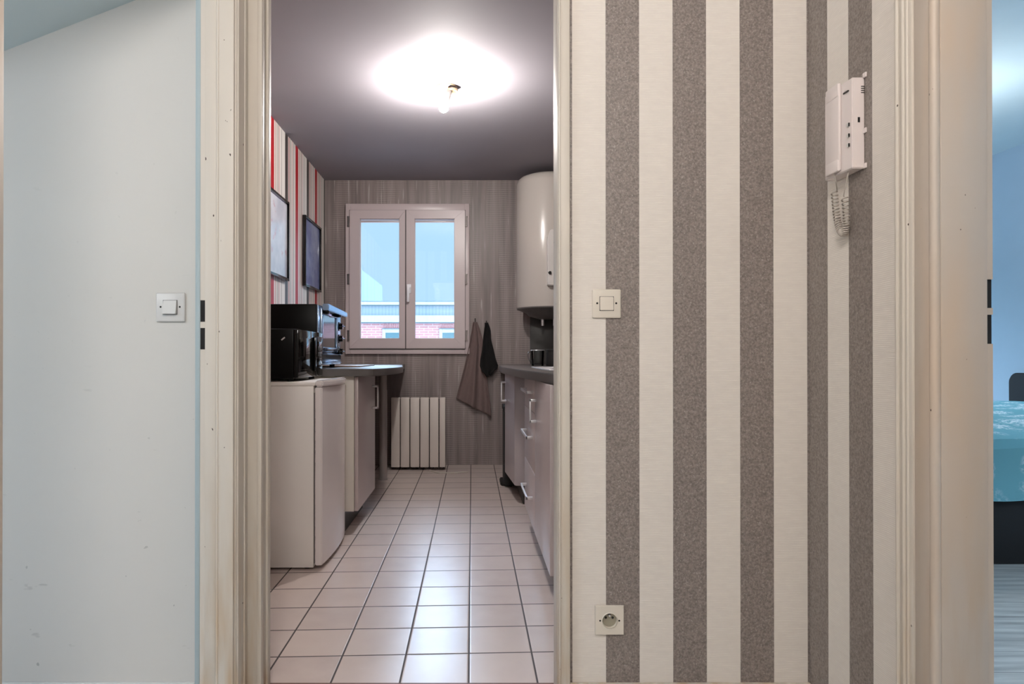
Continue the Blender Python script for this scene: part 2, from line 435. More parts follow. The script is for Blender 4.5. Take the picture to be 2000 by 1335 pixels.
# kitchen shell
struct('floor', MB().box(KL-0.1, KR+0.1, 1.865, KB+0.1, -0.1, 0), 'tile')
struct('ceiling', MB().box(KL-0.1, KR+0.1, 1.865, KB+0.1, CH, CH+0.1), 'kceil')
struct('wall_kitchen_left', MB().box(KL-0.1, KL, 1.90, KB, 0, CH), 'kpaper')
struct('wall_kitchen_right', MB().box(KR, KR+0.1, 1.865, KB, 0, CH), 'back')
struct('wall_kitchen_near', MB().box(KL, -0.72, 1.902, 1.93, 0, CH), 'plaster')
WX0, WX1 = wx(676, KB), wx(917, KB); WZ1, WZ0 = wz(399, KB), wz(691, KB)
ox0, ox1, oz0, oz1 = WX0+0.03, WX1-0.03, WZ0+0.03, WZ1-0.03
bw = MB(); bw.box(KL-0.1, ox0, KB, KB+0.3, 0, CH); bw.box(ox1, KR+0.1, KB, KB+0.3, 0, CH); bw.box(ox0, ox1, KB, KB+0.3, 0, oz0); bw.box(ox0, ox1, KB, KB+0.3, oz1, CH)
struct('wall_back', bw, 'back')

# bedroom shell
br = MB(); br.box(4.08, 4.18, -1.2, 0.1, 0, CH); br.box(4.08, 4.18, 1.9, 6.2, 0, CH); br.box(4.08, 4.18, 0.1, 1.9, 0, 0.5); br.box(4.08, 4.18, 0.1, 1.9, 2.25, CH)  # unseen opening added in this wall to bring more daylight onto the bed
struct('wall_bedroom_right', br, 'bedwall')
struct('wall_bedroom_front', MB().box(1.035, 1.10, 1.90, 6.2, 0, CH), 'bedwall')
bb = MB(); bb.box(1.10, 1.4, 6.2, 6.3, 0, CH); bb.box(3.2, 4.08, 6.2, 6.3, 0, CH); bb.box(1.4, 3.2, 6.2, 6.3, 0, 0.9); bb.box(1.4, 3.2, 6.2, 6.3, 2.2, CH)
struct('wall_bedroom_back', bb, 'bedwall')
struct('ceiling', MB().box(1.035, 4.18, -1.2, 6.3, CH, CH+0.1), 'bedceil')
struct('floor', MB().box(1.035, 4.18, -1.2, 6.3, -0.1, 0), 'plank')

# ------------------------------------------------------------------ door frames
def bead(mb, x, y, r, z0=0, z1=2.10): mb.cyl((x, y, z0), (x, y, z1), r, n=12)
# kitchen doorway
d1 = thing('door_1', (0, 1.82, 0), kind='structure')
m = MB(); m.box(-0.6115, -0.5886, 1.780, 1.872, 0, 2.08, 0.003); m.box(-0.6115, -0.582, 1.835, 1.86, 0, 2.08, 0.003)
m.build('jamb', 'frame', d1)
m = MB(); m.box(0.237, 0.262, 1.780, 1.872, 0, 2.08, 0.003); m.build('jamb', 'frame', d1)
m = MB(); m.box(-0.6115, 0.262, 1.780, 1.872, 2.08, 2.10); m.build('head_jamb', 'frame', d1)
m = MB(); m.box(-0.6223, -0.579, 1.772, 1.790, 0, 2.10, 0.003); m.box(-0.592, -0.5795, 1.768, 1.773, 0, 2.10, 0.0015); m.build('casing', 'frame', d1)
m = MB(); m.box(0.239, 0.2705, 1.772, 1.790, 0, 2.10, 0.003); m.box(0.239, 0.2438, 1.768, 1.772, 0, 2.1, 0.0015); m.build('casing', 'frame', d1)
# left doorway (in side wall)
d2 = thing('door_2', (-0.66, 1.68, 0), kind='structure')
m = MB(); m.box(-0.630, -0.618, 1.684, 1.772, 0, 2.10, 0.003); bead(m, -0.620, 1.745, 0.005); bead(m, -0.620, 1.694, 0.006)
m.build('casing', 'frame', d2)
Yj = 1.680
m = MB(); m.box(-0.6665, -0.622, 1.674, Yj+0.012, 0, 2.08, 0.003); m.box(-0.6975, -0.668, Yj-0.004, Yj+0.012, 0, 2.08, 0.002); bead(m, -0.664, 1.675, 0.0035)
xh0, xh1 = wx(391, Yj), wx(403, Yj)
zz = [(0, wz(682, Yj)), (wz(640, Yj), wz(628, Yj)), (wz(586, Yj), 2.08)]
for a, b in zz: m.box(xh0, xh1-0.0004, Yj, Yj+0.03, a, b)
m.build('jamb', 'frame', d2)
m = MB(); m.box(xh0, xh1, Yj+0.002, Yj+0.030, wz(682, Yj), wz(586, Yj)); m.build('strike_opening', 'hole', d2)
m = MB(); m.box(wx(381, Yj), xh0, Yj-0.001, Yj+0.10, 0, 2.08, 0.002); m.build('rebate', 'rebate', d2)
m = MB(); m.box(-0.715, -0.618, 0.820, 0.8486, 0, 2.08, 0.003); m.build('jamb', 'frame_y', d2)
m = MB(); m.box(-0.715, -0.63, 0.865, 1.674, 2.08, 2.10); m.build('head_jamb', 'frame', d2)
# right doorway
d3 = thing('door_3', (1.0, 1.29, 0), kind='structure')
m = MB(); m.box(HX-0.012, HX, 1.352, 1.408, 0, 2.10, 0.003); bead(m, HX-0.012, 1.398, 0.005); bead(m, HX-0.012, 1.378, 0.005); bead(m, HX-0.012, 1.366, 0.0035)
m.build('casing', 'frame', d3)
m = MB(); m.box(HX-0.008, HX, 1.292, 1.352, 0, 2.10, 0.002); m.cyl((HX-0.003, 1.298, 0), (HX-0.003, 1.298, 2.1), 0.010, n=16)
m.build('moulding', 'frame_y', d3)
Yr = 1.290
xr0, xr1 = wx(1929, Yr), wx(1941, Yr)
m = MB(); m.box(HX+0.002, xr0-0.001, Yr-0.002, Yr+0.01, 0, 2.08, 0.002)
for a, b in [(0, wz(671, Yr)), (wz(614, Yr), wz(601, Yr)), (wz(545, Yr), 2.08)]: m.box(xr0-0.001, xr1, Yr+0.002, Yr+0.02, a, b)
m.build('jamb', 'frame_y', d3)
m = MB(); m.box(xr0-0.001, xr1-0.0004, Yr+0.005, Yr+0.020, wz(671, Yr), wz(545, Yr)); m.build('strike_opening', 'hole', d3)
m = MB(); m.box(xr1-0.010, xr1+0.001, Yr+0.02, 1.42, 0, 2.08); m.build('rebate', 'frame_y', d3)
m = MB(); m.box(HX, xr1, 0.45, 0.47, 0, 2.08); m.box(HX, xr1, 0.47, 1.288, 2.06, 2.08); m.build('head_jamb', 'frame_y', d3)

# ------------------------------------------------------------------ switches, socket
def plate_switch(X, Z, Yw, size, mat, label, tilt):
    t = thing('light_switch', (X, Yw, Z), label, 'light switch')
    h = size/2
    m = MB(); q = bmesh.new()
    o = [(-h, -h), (h, -h), (h, h), (-h, h)]; i = [(-h*.93, -h*.93), (h*.93, -h*.93), (h*.93, h*.93), (-h*.93, h*.93)]
    m.box(X-h, X+h, Yw-0.007, Yw, Z-h, Z+h, 0.0035, 3); m.build('face_plate', mat, t)
    r = size*0.235
    m = MB(); m.prism([(Yw-0.007, Z-r), (Yw-0.007-tilt, Z-r), (Yw-0.0085, Z+r), (Yw-0.007, Z+r)], X-r, X+r, axis='X', bev=0.0012); m.build('rocker', mat, t)
    m = MB(); g = r+0.0012; m.box(X-g, X+g, Yw-0.0073, Yw-0.0069, Z-g, Z+g); m.build('rocker_gap', 'pvcdark', t)
    for s in (-1, 1):
        m = MB(); m.cyl((X+s*size*0.33, Yw-0.0075, Z+0.001), (X+s*size*0.33, Yw-0.006, Z+0.001), 0.0028, n=12); m.build('screw_hole', 'hole', t)
    return t
plate_switch(wx(1184, 1.79), wz(593, 1.79), 1.79, 0.080, 'switch', 'ivory square light switch on the striped wall, right of the kitchen doorway', 0.004)
plate_switch(wx(334.5, 1.84), wz(600, 1.84), 1.84, 0.083, 'switchw', 'white square light switch on the plain white wall at the left', 0.010)
X, Z, Yw = wx(1189, 1.79), wz(1208, 1.79), 1.79
t = thing('wall_socket', (X, Yw, Z), 'ivory power socket low on the striped wall above the baseboard', 'socket')
R = 0.0205; h = 0.040
m = MB(); b = m.bm; n = 48; ring = []; sq = []
for k in range(n):
    a = 2*PI*k/n; ca, sa = math.cos(a), math.sin(a); q = h/max(abs(ca), abs(sa))
    sq.append((X+ca*q, Z+sa*q)); ring.append((X+ca*R, Z+sa*R))
V = lambda p, y: b.verts.new((p[0], y, p[1]))
r0 = [V(p, Yw-0.001) for p in sq]; r1 = [V(p, Yw-0.006) for p in sq]; r1b = [V((X+(p[0]-X)*.96, Z+(p[1]-Z)*.96), Yw-0.009) for p in sq]
r2 = [V((X+(p[0]-X)*1.10, Z+(p[1]-Z)*1.10), Yw-0.009) for p in ring]; r3 = [V(p, Yw-0.011) for p in ring]; r4 = [V((X+(p[0]-X)*.94, Z+(p[1]-Z)*.94), Yw-0.0012) for p in ring]
for A, B in ((r0, r1), (r1, r1b), (r1b, r2), (r2, r3), (r3, r4)):
    for k in range(n): b.faces.new((A[k], A[(k+1) % n], B[(k+1) % n], B[k]))
m.build('face_plate', 'switch', t)
m = MB(); m.cyl((X, Yw-0.0025, Z), (X, Yw-0.0008, Z), R*.95, n=40); m.build('socket_well', 'well', t)
for dx, dz in ((-0.0095, 0.006), (0.0095, 0.006)):
    m = MB(); m.cyl((X+dx, Yw-0.0032, Z+dz), (X+dx, Yw-0.0022, Z+dz), 0.0034, n=16); m.build('socket_hole', 'hole', t)
m = MB(); m.cyl((X, Yw-0.010, Z+0.013), (X, Yw-0.001, Z+0.013), 0.0025, n=12); m.build('earth_pin', 'chrome', t)
m = MB(); m.cyl((X, Yw-0.0032, Z+0.0145), (X, Yw-0.0022, Z+0.0145), 0.0040, n=16); m.build('pin_seat', 'hole', t)
for s in (-1, 1):
    m = MB(); m.cyl((X+s*0.0265, Yw-0.0096, Z), (X+s*0.0265, Yw-0.008, Z), 0.0025, n=12); m.build('screw_hole', 'hole', t)

# ------------------------------------------------------------------ intercom
t = thing('intercom_phone', (HX, 1.59, 1.41), 'off-white wall intercom handset with curly cord on the striped side wall', 'intercom')
m = MB(); m.prism([(HX, 1.534), (0.909, 1.534), (0.906, 1.57), (0.906, 1.648), (HX, 1.648)], 1.411, 1.629, bev=0.002); m.build('base', 'pinkwhite', t)
m = MB(); m.box(0.8985, 0.9055, 1.573, 1.630, 1.418, 1.632, 0.0025); m.box(0.8970, 0.9055, 1.574, 1.630, 1.600, 1.633, 0.003); m.box(0.8955, 0.9055, 1.574, 1.630, 1.416, 1.446, 0.004)
m.build('handset', 'pinkwhite', t)
for py in (243, 264, 283):
    m = MB(); zc = wz(py, 1.545); m.cyl((0.9045, 1.547, zc), (0.909, 1.547, zc), 0.0045, n=16); o = m.build('button', 'switchw', t)
    m = MB(); m.box(0.9040, 0.9075, 1.5415, 1.5425, zc-0.004, zc+0.004); m.build('button_mark', 'hole', t)
m = MB(); m.box(0.922, 0.927, 1.5332, 1.536, wz(238, 1.534), wz(228, 1.534)); m.build('screw_hole', 'hole', t)
m = MB()
for k in range(4): m.box(0.930, 0.9385, 1.5332, 1.5346, 1.606-k*0.005, 1.608-k*0.005)
m.build('vent_slots', 'radd', t)
m = MB(); m.box(0.9045, 0.908, 1.545, 1.565, 1.600, 1.603); m.build('speaker_slot', 'radd', t)
for z in (1.632, 1.50, 1.416):
    m = MB(); m.box(0.9345, 0.9384, 1.524, 1.536, z-0.006, z+0.006, 0.001); m.build('mounting_clip', 'pinkwhite', t)
# cord
cy = lambda px: 0.915*F/(px-CX)
path = []
def bez(pts, n=60):
    out_ = []
    for i in range(n+1):
        u = i/n; a = [Vector(p) for p in pts]
        while len(a) > 1: a = [a[k].lerp(a[k+1], u) for k in range(len(a)-1)]
        out_.append(a[0])
    return out_
def cp(px, py, X=0.915): Y = X*F/(px-CX); return (X, Y, H-(py-CY)/F*Y)
cl = bez([cp(1630, 374, .922), cp(1634, 420, .921), cp(1636, 470, .920), cp(1656, 480, .920), cp(1657, 440, .918), cp(1650, 385, .917)], 700)
hel = []; turns = 34
for i, p in enumerate(cl):
    d = (cl[min(i+1, 700)]-cl[max(i-1, 0)]).normalized(); nx = Vector((1, 0, 0)); ny = d.cross(nx).normalized()
    a = 2*PI*turns*i/700; hel.append(p + (nx*math.cos(a)+ny*math.sin(a))*0.0068)
m = MB(); m.tube(hel, 0.0019, 6)
m.tube(bez([(0.902, 1.600, 1.42), cp(1634, 355, .905), cp(1636, 370, .918), hel[0]], 12), 0.0014, 6)
m.tube(bez([(0.915, 1.56, 1.412), cp(1653, 355, .91), cp(1650, 385, .914), cp(1643, 385, .915), hel[-1]], 14), 0.0014, 6)
m.build('curly_cord', 'cord', t)

# ------------------------------------------------------------------ kitchen window
wn = thing('window_1', ((WX0+WX1)/2, KB, WZ0), kind='structure')
def frame_box(mb, x0, x1, z0, z1, wl, wr, wb, wt, y0, y1, bev=0.004):
    mb.box(x0, x0+wl, y0, y1, z0, z1, bev); mb.box(x1-wr, x1, y0, y1, z0, z1, bev)
    mb.box(x0+wl-0.001, x1-wr+0.001, y0, y1, z0, z0+wb, bev); mb.box(x0+wl-0.001, x1-wr+0.001, y0, y1, z1-wt, z1, bev)
P = lambda px: wx(px, KB); Q = lambda py: wz(py, KB)
m = MB(); frame_box(m, WX0, WX1, WZ0, WZ1, .045, .045, .050, .065, KB-0.035, KB+0.06); m.build('window_frame', 'pvc', wn)
for (a, b, ga, gb, mir) in ((684.5, 793, 705, 781, 0), (794, 908.5, 811, 888, 1)):
    m = MB(); x0, x1, z0, z1 = P(a), P(b), Q(680.5), Q(412.5)
    g0, g1, h0, h1 = P(ga), P(gb), Q(661), Q(429)
    y0 = KB-0.055
    # mitred sash
    outer = [(x0, z0), (x1, z0), (x1, z1), (x0, z1)]; inner = [(g0, h0), (g1, h0), (g1, h1), (g0, h1)]
    for k in range(4):
        k2 = (k+1) % 4
        c_ = [outer[k], outer[k2], inner[k2], inner[k]]
        m.prism(c_, y0, KB+0.01, axis='Y', bev=0.003)
    sash = m.build('sash', 'pvc', wn)
    m = MB(); frame_box(m, g0-0.002, g1+0.002, h0-0.002, h1+0.002, .006, .006, .006, .006, KB-0.03, KB-0.022, 0.001); m.build('glazing_bead', 'pvc', sash).matrix_parent_inverse = Matrix.Identity(4)
    m = MB(); m.box(g0-0.01, g1+0.01, KB-0.012, KB-0.008, h0-0.01, h1+0.01); o = m.build('pane', 'glass', sash, False); o.matrix_parent_inverse = Matrix.Identity(4)
    # roller blind cassette line at top of glass
    m = MB(); m.box(g0, g1, KB-0.004, KB+0.006, h1-0.025, h1-0.004, 0.003); o = m.build('head_profile', 'pvc', sash)
    xx = x0 if not mir else x1
    hx = (x0-0.012) if not mir else (x1+0.010)
    for py in (434, 546, 655):
        m = MB(); m.cyl((hx, KB-0.045, Q(py+9)), (hx, KB-0.045, Q(py-9)), 0.008, n=12); m.cyl((hx, KB-0.045, Q(py+10)), (hx, KB-0.045, Q(py+8)), 0.010, n=12); m.cyl((hx, KB-0.045, Q(py-8)), (hx, KB-0.045, Q(py-10)), 0.010, n=12)
        m.build('hinge', 'pole' if mir else 'pvcdark', wn)
m = MB(); m.box(P(792.4), P(794.6), KB-0.054, KB-0.02, Q(681), Q(412)); m.build('sash_gap', 'pvcdark', wn)
m = MB(); frame_box(m, P(683.6), P(909.4), Q(682.2), Q(411.4), .004, .004, .004, .004, KB-0.0362, KB-0.03, 0); m.build('sash_gap', 'pvcdark', wn)
m = MB(); m.box(P(685), P(908), KB-0.040, KB-0.030, Q(682.3), Q(680)); m.build('bottom_seal', 'pvcdark', wn)
m = MB(); m.box(P(799), P(804), KB-0.065, KB-0.055, Q(574), Q(556), 0.003); m.cyl((P(801), KB-0.095, Q(562)), (P(801), KB-0.055, Q(562)), 0.008, n=12)
m.box(P(796.5), P(801.5), KB-0.10, KB-0.086, Q(591), Q(557), 0.004); m.build('window_handle', 'handlew', wn)
m = MB(); m.box(ox0, ox1, KB+0.06, KB+0.36, oz0-0.03, oz0+0.02); m.build('window_sill', 'extw', wn)

# ------------------------------------------------------------------ outside
BY = 20.0
BX = lambda px: wx(px, BY); BZ = lambda py: wz(py, BY)
bt = thing('building', (0, BY, -4), 'brick building with a pale cladding band and flat roof outside the window', 'building')
gx0, gx1 = -9.0, 6.0
m = MB(); m.box(gx0, gx1, BY, BY+6, -4, BZ(629)); m.build('brick_wall', 'brick', bt, False)
m = MB(); m.box(gx0, gx1, BY-0.12, BY+6, BZ(629), BZ(616)); m.build('eaves_band', 'extw', bt, False)
m = MB(); m.box(gx0, gx1, BY+0.05, BY+5.9, BZ(616), BZ(595)); m.build('cladding', 'extp', bt, False)
m = MB(); m.box(gx0, gx1, BY-0.10, BY+6, BZ(595), BZ(589)); m.build('roof_coping', 'extw', bt, False)
m = MB(); m.box(gx0, gx1, BY-0.11, BY-0.05, BZ(589.3), BZ(588)); m.box(gx0, gx1, BY-0.02, BY+0.04, BZ(597), BZ(595)); m.box(gx0, gx1, BY-0.06, BY-0.0, BZ(631), BZ(629)); m.build('roof_flashing', 'extd', bt, False)
for a in (747, 858):
    x0, x1 = BX(a), BX(a+52)
    m = MB(); frame_box(m, x0, x1, BZ(690), BZ(642), .10, .10, .1, .12, BY-0.05, BY+0.02, 0.01); wf = m.build('window_frame', 'extw', bt)
    m = MB(); m.box(x0+.1, x1-.1, BY-0.03, BY-0.01, BZ(690)+.1, BZ(642)-.12); m.build('pane', 'extg', wf, False).matrix_parent_inverse = Matrix.Identity(4)
    m = MB(); m.box(x0-0.02, x1+0.02, BY-0.07, BY-0.04, BZ(642), BZ(641)); m.build('lintel', 'extd', bt, False)
    m = MB()
    n_ = 14
    for k in range(n_): m.box(x0+(x1-x0)*k/n_+0.012, x0+(x1-x0)*(k+1)/n_-0.012, BY-0.02, BY, BZ(641), BZ(631))
    m.build('soldier_bricks', plain('soldier_brick', (194, 144, 144), 0.9), bt, False)
TY = 30.0
m = MB()
pa = [(wx(640, TY), TY), (wx(721, TY+2.0), TY+2.0), (wx(721, TY+2)-0.0, TY+6), (wx(640, TY), TY+6)]
m.prism([(-9.0, 27.0), (wx(706, 27.0), 27.0), (wx(721.5, 28.9), 28.9), (wx(721.5, 28.9), 33), (-9.0, 33)], -4, wz(527, 27.0))
tb = m.build('neighbouring_tower', 'tower', None, False); tag(tb, 'pale blue-grey rooftop block rising behind the brick building, at the window\'s left', 'building')
o = MB().box(-40, 40, -40, 120, -4.1, -4.0).build('ground', 'ground', None, False); o['kind'] = 'structure'

# ------------------------------------------------------------------ kitchen ceiling light
LX, LY = wx(872, 3.76), 3.76
t = thing('ceiling_light', (LX, LY, CH), 'bare lit bulb hanging from a round kitchen ceiling rose', 'ceiling light')
m = MB(); m.tube([(LX+0.062*math.cos(a), LY+0.062*math.sin(a), CH-0.004) for a in [2*PI*k/40 for k in range(40)]], 0.003, 6, closed=True); m.build('ceiling_ring', 'brass', t)
m = MB(); m.cyl((LX+0.035, LY-0.02, CH-0.035), (LX+0.035, LY-0.02, CH-0.022), 0.032, n=24); m.cyl((LX+0.03, LY-0.02, CH-0.022), (LX+0.01, LY, CH), 0.004, n=8); m.build('rose', 'brass', t)
m = MB(); m.cyl((LX+0.020, LY-0.03, CH-0.036), (LX-0.002, LY-0.070, CH-0.112), 0.014, 0.02, n=20); m.build('lamp_holder', 'switchw', t)
m = MB(); m.sphere((LX-0.013, LY-0.090, CH-0.148), 0.028, (1, 1, 1.2)); m.build('bulb', 'bulb', t)

# hall and bedroom lamps; the left-room globe is an added fill
def globe(x, y, mat, label, r=0.12, drop=0.16):
    t = thing('ceiling_lamp', (x, y, CH), label, 'ceiling lamp')
    MB().cyl((x, y, CH-0.03), (x, y, CH), 0.07).build('ceiling_plate', 'switchw', t)
    MB().cyl((x, y, CH-drop+r*0.9), (x, y, CH-0.03), 0.015, n=12).build('stem', 'switchw', t)
    MB().sphere((x, y, CH-drop-0.02), r).build('globe', mat, t)
globe(-0.10, -0.15, 'hallglobe', 'lit round globe lamp on the hall ceiling', 0.12)
globe(2.84, 3.76, 'bedglobe', 'lit globe lamp on the bedroom ceiling beyond the right doorway', 0.09, 0.5)
globe(-1.85, 0.35, 'leftfill', 'added fill globe hung in the unseen part of the room at the left', 0.12, 0.9)

# ------------------------------------------------------------------ pictures
def picture(y0, y1, z0, z1, artm, label, lean=0.0, mat_w=0.0):
    t = thing('framed_picture', (KL, (y0+y1)/2, z0), label, 'picture')
    X = KL+0.004; fw = 0.018; d = 0.026
    m = MB(); m.box(X, X+d, y0, y0+fw, z0, z1, .002); m.box(X, X+d, y1-fw, y1, z0, z1, .002); m.box(X, X+d, y0+fw, y1-fw, z0, z0+fw, .002); m.box(X, X+d, y0+fw, y1-fw, z1-fw, z1, .002)
    m.build('frame', 'bluepic', t)
    m = MB(); m.box(X+0.002, X+0.012, y0+fw-.002, y1-fw+.002, z0+fw-.002, z1-fw+.002); m.build('print', artm, t, False)
    return t
picture(3.80, 4.53, 1.494, 2.05, art('pale_print', (186, 190, 205), (210, 212, 222), (196, 150, 160)), 'larger black framed pale print on the red striped wall, cut by the door frame')
picture(4.97, 5.49, 1.512, 2.062, art('blue_reflection_print', (112, 122, 165), (146, 156, 190), (96, 104, 146)), 'black framed print tinted with a bluish reflection on the red striped wall, nearer the window')  # lavender window reflection is put into this print's colours

# ------------------------------------------------------------------ water heater
hxc, hyc, hr = 0.645, 5.42, 0.272
zb, zt = wz(603, 5.40), 2.45
t = thing('water_heater', (hxc, KB, zb), 'tall white cylindrical water heater hung beside the window', 'water heater')
prof = [(0.02, zt+0.045), (0.10, zt+0.040), (0.20, zt+0.022), (0.245, zt+0.004), (0.262, zt-0.015), (hr, zt-0.05), (hr, zb+0.02), (hr-0.004, zb+0.004)]
m = MB(); m.lathe((hxc, hyc, 0), prof, 64); m.build('tank', 'enamel', t)
m = MB(); m.lathe((hxc, hyc, 0), [(hr-0.002, zb+0.006), (hr-0.006, zb-0.004), (0.19, zb-0.035), (0.165, zb-0.06), (0.08, zb-0.085), (0.02, zb-0.087)], 64); m.build('bottom_cap', 'enameldome', t)
m = MB(); zc0, zc1 = wz(557, 5.1), wz(447, 5.1)
m.prism([(hxc-0.045, zc0), (hxc+0.075, zc0), (hxc+0.075, zc1), (hxc-0.02, zc1), (hxc-0.045, zc1-0.06)], hyc-hr-0.05, hyc-hr+0.03, axis='Y', bev=0.006); m.build('control_cover', 'switchw', t)
m = MB(); m.cyl((hxc-0.028, hyc-hr-0.062, zc0+0.10), (hxc-0.028, hyc-hr-0.045, zc0+0.10), 0.012, n=16); m.build('knob', 'hole', t)
for z in (zt-0.25, zb+0.2): MB().box(hxc-0.1, hxc+0.1, hyc+0.2, KB, z, z+0.05).build('wall_bracket', 'pvcdark', t)
for dx in (-.05, .05): MB().cyl((hxc+dx, hyc, zb-0.14), (hxc+dx, hyc, zb-0.07), 0.012).build('pipe_stub', 'chrome', t)
o = MB().box(wx(1035, KB), KR, KB-0.012, KB, 0.90, wz(600, KB), 0.002).build('splashback_panel', 'splash'); tag(o, 'dark grey splashback panel on the back wall beneath the water heater', 'splashback')

# ------------------------------------------------------------------ radiator
RY = 5.45; s_ = RY/F
t = thing('radiator', (wx(817, RY), RY, 0), 'cream slatted electric radiator under the window', 'radiator')
edges = [763, 781.7, 800.5, 819.8, 838.5, 857.4, 870.6]
z0, z1 = wz(912, RY), wz(776, RY)
for a, b in zip(edges, edges[1:]):
    m = MB(); m.box(wx(a+0.9, RY), wx(b-0.9, RY), RY, RY+0.05, z0, z1, 0.005); m.build('panel', 'rad', t)
m = MB(); m.box(wx(765, RY), wx(869, RY), RY+0.018, RY+0.085, z0+0.012, z1-0.012); m.build('core', 'radd', t)
m = MB()
for k in range(11): 
    xx = wx(768+k*9.8, RY); m.box(xx-0.008, xx+0.008, RY+0.02, RY+0.08, z0-0.012, z0+0.014, 0.002)
m.build('bottom_fins', 'radd', t)
for px0 in (775, 850): MB().box(wx(px0, RY), wx(px0+10, RY), RY+0.08, KB, z0+.1, z1-.1).build('wall_bracket', 'rad', t)
fl = lambda px, py: ((px-CX)/(py-CY)*H, H*F/(py-CY), 0.005)
m = MB(); m.tube(bez([fl(840, 918), fl(850, 927), fl(870, 922), fl(892, 926), fl(905, 921), fl(914, 922)], 30), 0.0045, 8); o = m.build('power_cable', 'cable'); tag(o, 'white cable lying on the tiles below the radiator', 'cable')

# ------------------------------------------------------------------ towels
def hanging(name, rows, Y, depth, folds, mat, label, cat, seed, thick=0.006):
    """rows: (left px, right px, y px left, y px right) top to bottom"""
    rnd = random.Random(seed); N = 36; K = 44
    m = MB(); g = []
    for i in range(N+1):
        u = i/N*(len(rows)-1); k = min(int(u), len(rows)-2); f = u-k
        r = [rows[k][j]*(1-f)+rows[k+1][j]*f for j in range(4)]
        row = []
        for j in range(K+1):
            v = j/K; px = r[0]*(1-v)+r[1]*v; py = r[2]*(1-v)+r[3]*v
            amp = depth*(0.35+0.65*i/N)
            ph = seed*1.3
            dy = amp*(0.5+0.5*math.sin(v*PI*folds+ph+0.8*math.sin(i/N*2.2))) + amp*0.25*math.sin(v*PI*folds*2.3+2*i/N+seed)
            row.append(m.bm.verts.new((wx(px, Y), Y-dy-0.004, wz(py, Y))))
        g.append(row)
    for i in range(N):
        for j in range(K): m.bm.faces.new((g[i][j], g[i][j+1], g[i+1][j+1], g[i+1][j]))
    t = thing(name, (wx((rows[0][0]+rows[0][1])/2, Y), KB, wz(rows[0][2], Y)), label, cat)
    o = m.build('cloth', mat, t); md = o.modifiers.new('thickness', 'SOLIDIFY'); md.thickness = thick; md.offset = 1
    return t
t = hanging('tea_towel', [(925, 931, 629, 629), (922, 937, 645, 645), (917, 945, 675, 675), (908, 948, 715, 718), (901, 953, 742, 760), (895, 957, 765, 790), (892, 958, 778, 812)], KB-0.02, 0.045, 3.1, 'towel', 'brown tea towel hanging from a hook right of the window', 'towel', 2)
m = MB(); m.tube([(wx(928, KB), KB, Q(626)), (wx(928, KB), KB-0.035, Q(628)), (wx(928, KB), KB-0.045, Q(622))], 0.004, 8); m.build('hanging_loop', 'blackm', t)
t = hanging('black_cloth', [(948, 951, 630, 630), (946, 956, 640, 640), (945, 958, 648, 646), (943, 959, 665, 663), (941, 964, 685, 682), (938, 968, 702, 700), (937, 973, 714, 714), (941, 971, 724, 719), (951, 958, 735, 731)], KB-0.055, 0.03, 2.2, 'cloth', 'small black kitchen cloth hanging over the brown tea towel', 'cloth', 5, 0.01)
m = MB(); m.tube([(wx(949.5, KB), KB, Q(632)), (wx(949.5, KB), KB-0.06, Q(634)), (wx(949.5, KB), KB-0.07, Q(627))], 0.004, 8); m.build('hanging_loop', 'blackm', t)

# ------------------------------------------------------------------ handles
def bow(parent, mat, face, out_dir, a, b, axis, other, w=0.012):
    """flat bow handle on a face at X=face protruding by out_dir along X; runs a..b along 'Y' or 'Z' """
    x0, x1 = face, face+out_dir
    e = 0.008*(1 if out_dir > 0 else -1)
    m = MB()
    lo, hi = min(x0, x1), max(x0, x1); bo, bi = sorted((x1, x1-e))
    if axis == 'Z':
        m.box(bo, bi, other-w, other+w, a, b, .0015); m.box(lo, hi, other-w, other+w, a, a+.012, .0015); m.box(lo, hi, other-w, other+w, b-.012, b, .0015)
    else:
        m.box(bo, bi, a, b, other-w*.6, other+w*.6, .0015); m.box(lo, hi, a, a+.014, other-w*.6, other+w*.6, .0015); m.box(lo, hi, b-.014, b, other-w*.6, other+w*.6, .0015)
    o = m.build('handle', mat, parent); 
    return o
def child(o): o.matrix_parent_inverse = Matrix.Identity(4); return o

# ------------------------------------------------------------------ fridge
fy0, fy1 = 2.896, 3.42; fz = 0.848
t = thing('refrigerator', (-1.0, 3.15, 0), 'white under-counter refrigerator with a black microwave on top', 'refrigerator')
m = MB(); m.box(-1.29, -0.714, fy0, fy1, 0.012, fz-0.018, 0.004); m.build('body', 'fridge', t)
m = MB(); m.box(-1.29, -0.708, fy0-0.002, fy1+0.002, fz-0.018, fz, 0.005); m.build('top_panel', 'fridge', t)
# door: bowed front
pts = [(-0.708, fy0), (-0.708, fy1)]
for k in range(13):
    v = 1-k/12; pts.append((-0.672+0.012*math.sin(PI*v)-0.004*(abs(2*v-1)**6), fy0+(fy1-fy0)*v))
m = MB(); m.prism(pts, 0.022, fz-0.024, bev=0.004); dr = m.build('door', 'fridged', t)
pts2 = [(-0.708, fy0), (-0.708, fy1)] + [(-0.668+0.020*math.sin(PI*(1-k/12))-0.004*(abs(2*(1-k/12)-1)**6), fy0+(fy1-fy0)*(1-k/12)) for k in range(13)]
m = MB(); m.prism(pts2, fz-0.022, fz+0.006, bev=0.006); child(m.build('grip_rail', 'fridged', dr))
m = MB(); m.sphere((-0.6665, wx(1, 1)*0 + 3.20, wz(787, 3.20)), 0.012, (0.3, 1, 0.7)); child(m.build('badge', 'pvcdark', dr))
m = MB(); m.sphere((-0.6645, 3.22, wz(838, 3.22)), 0.006, (0.3, 1, 1)); child(m.build('lock', 'switchw', dr))
m = MB(); m.box(-0.716, -0.706, fy0+.004, fy1-.004, 0.03, fz-.05); m.build('door_seal', 'pvcdark', t)
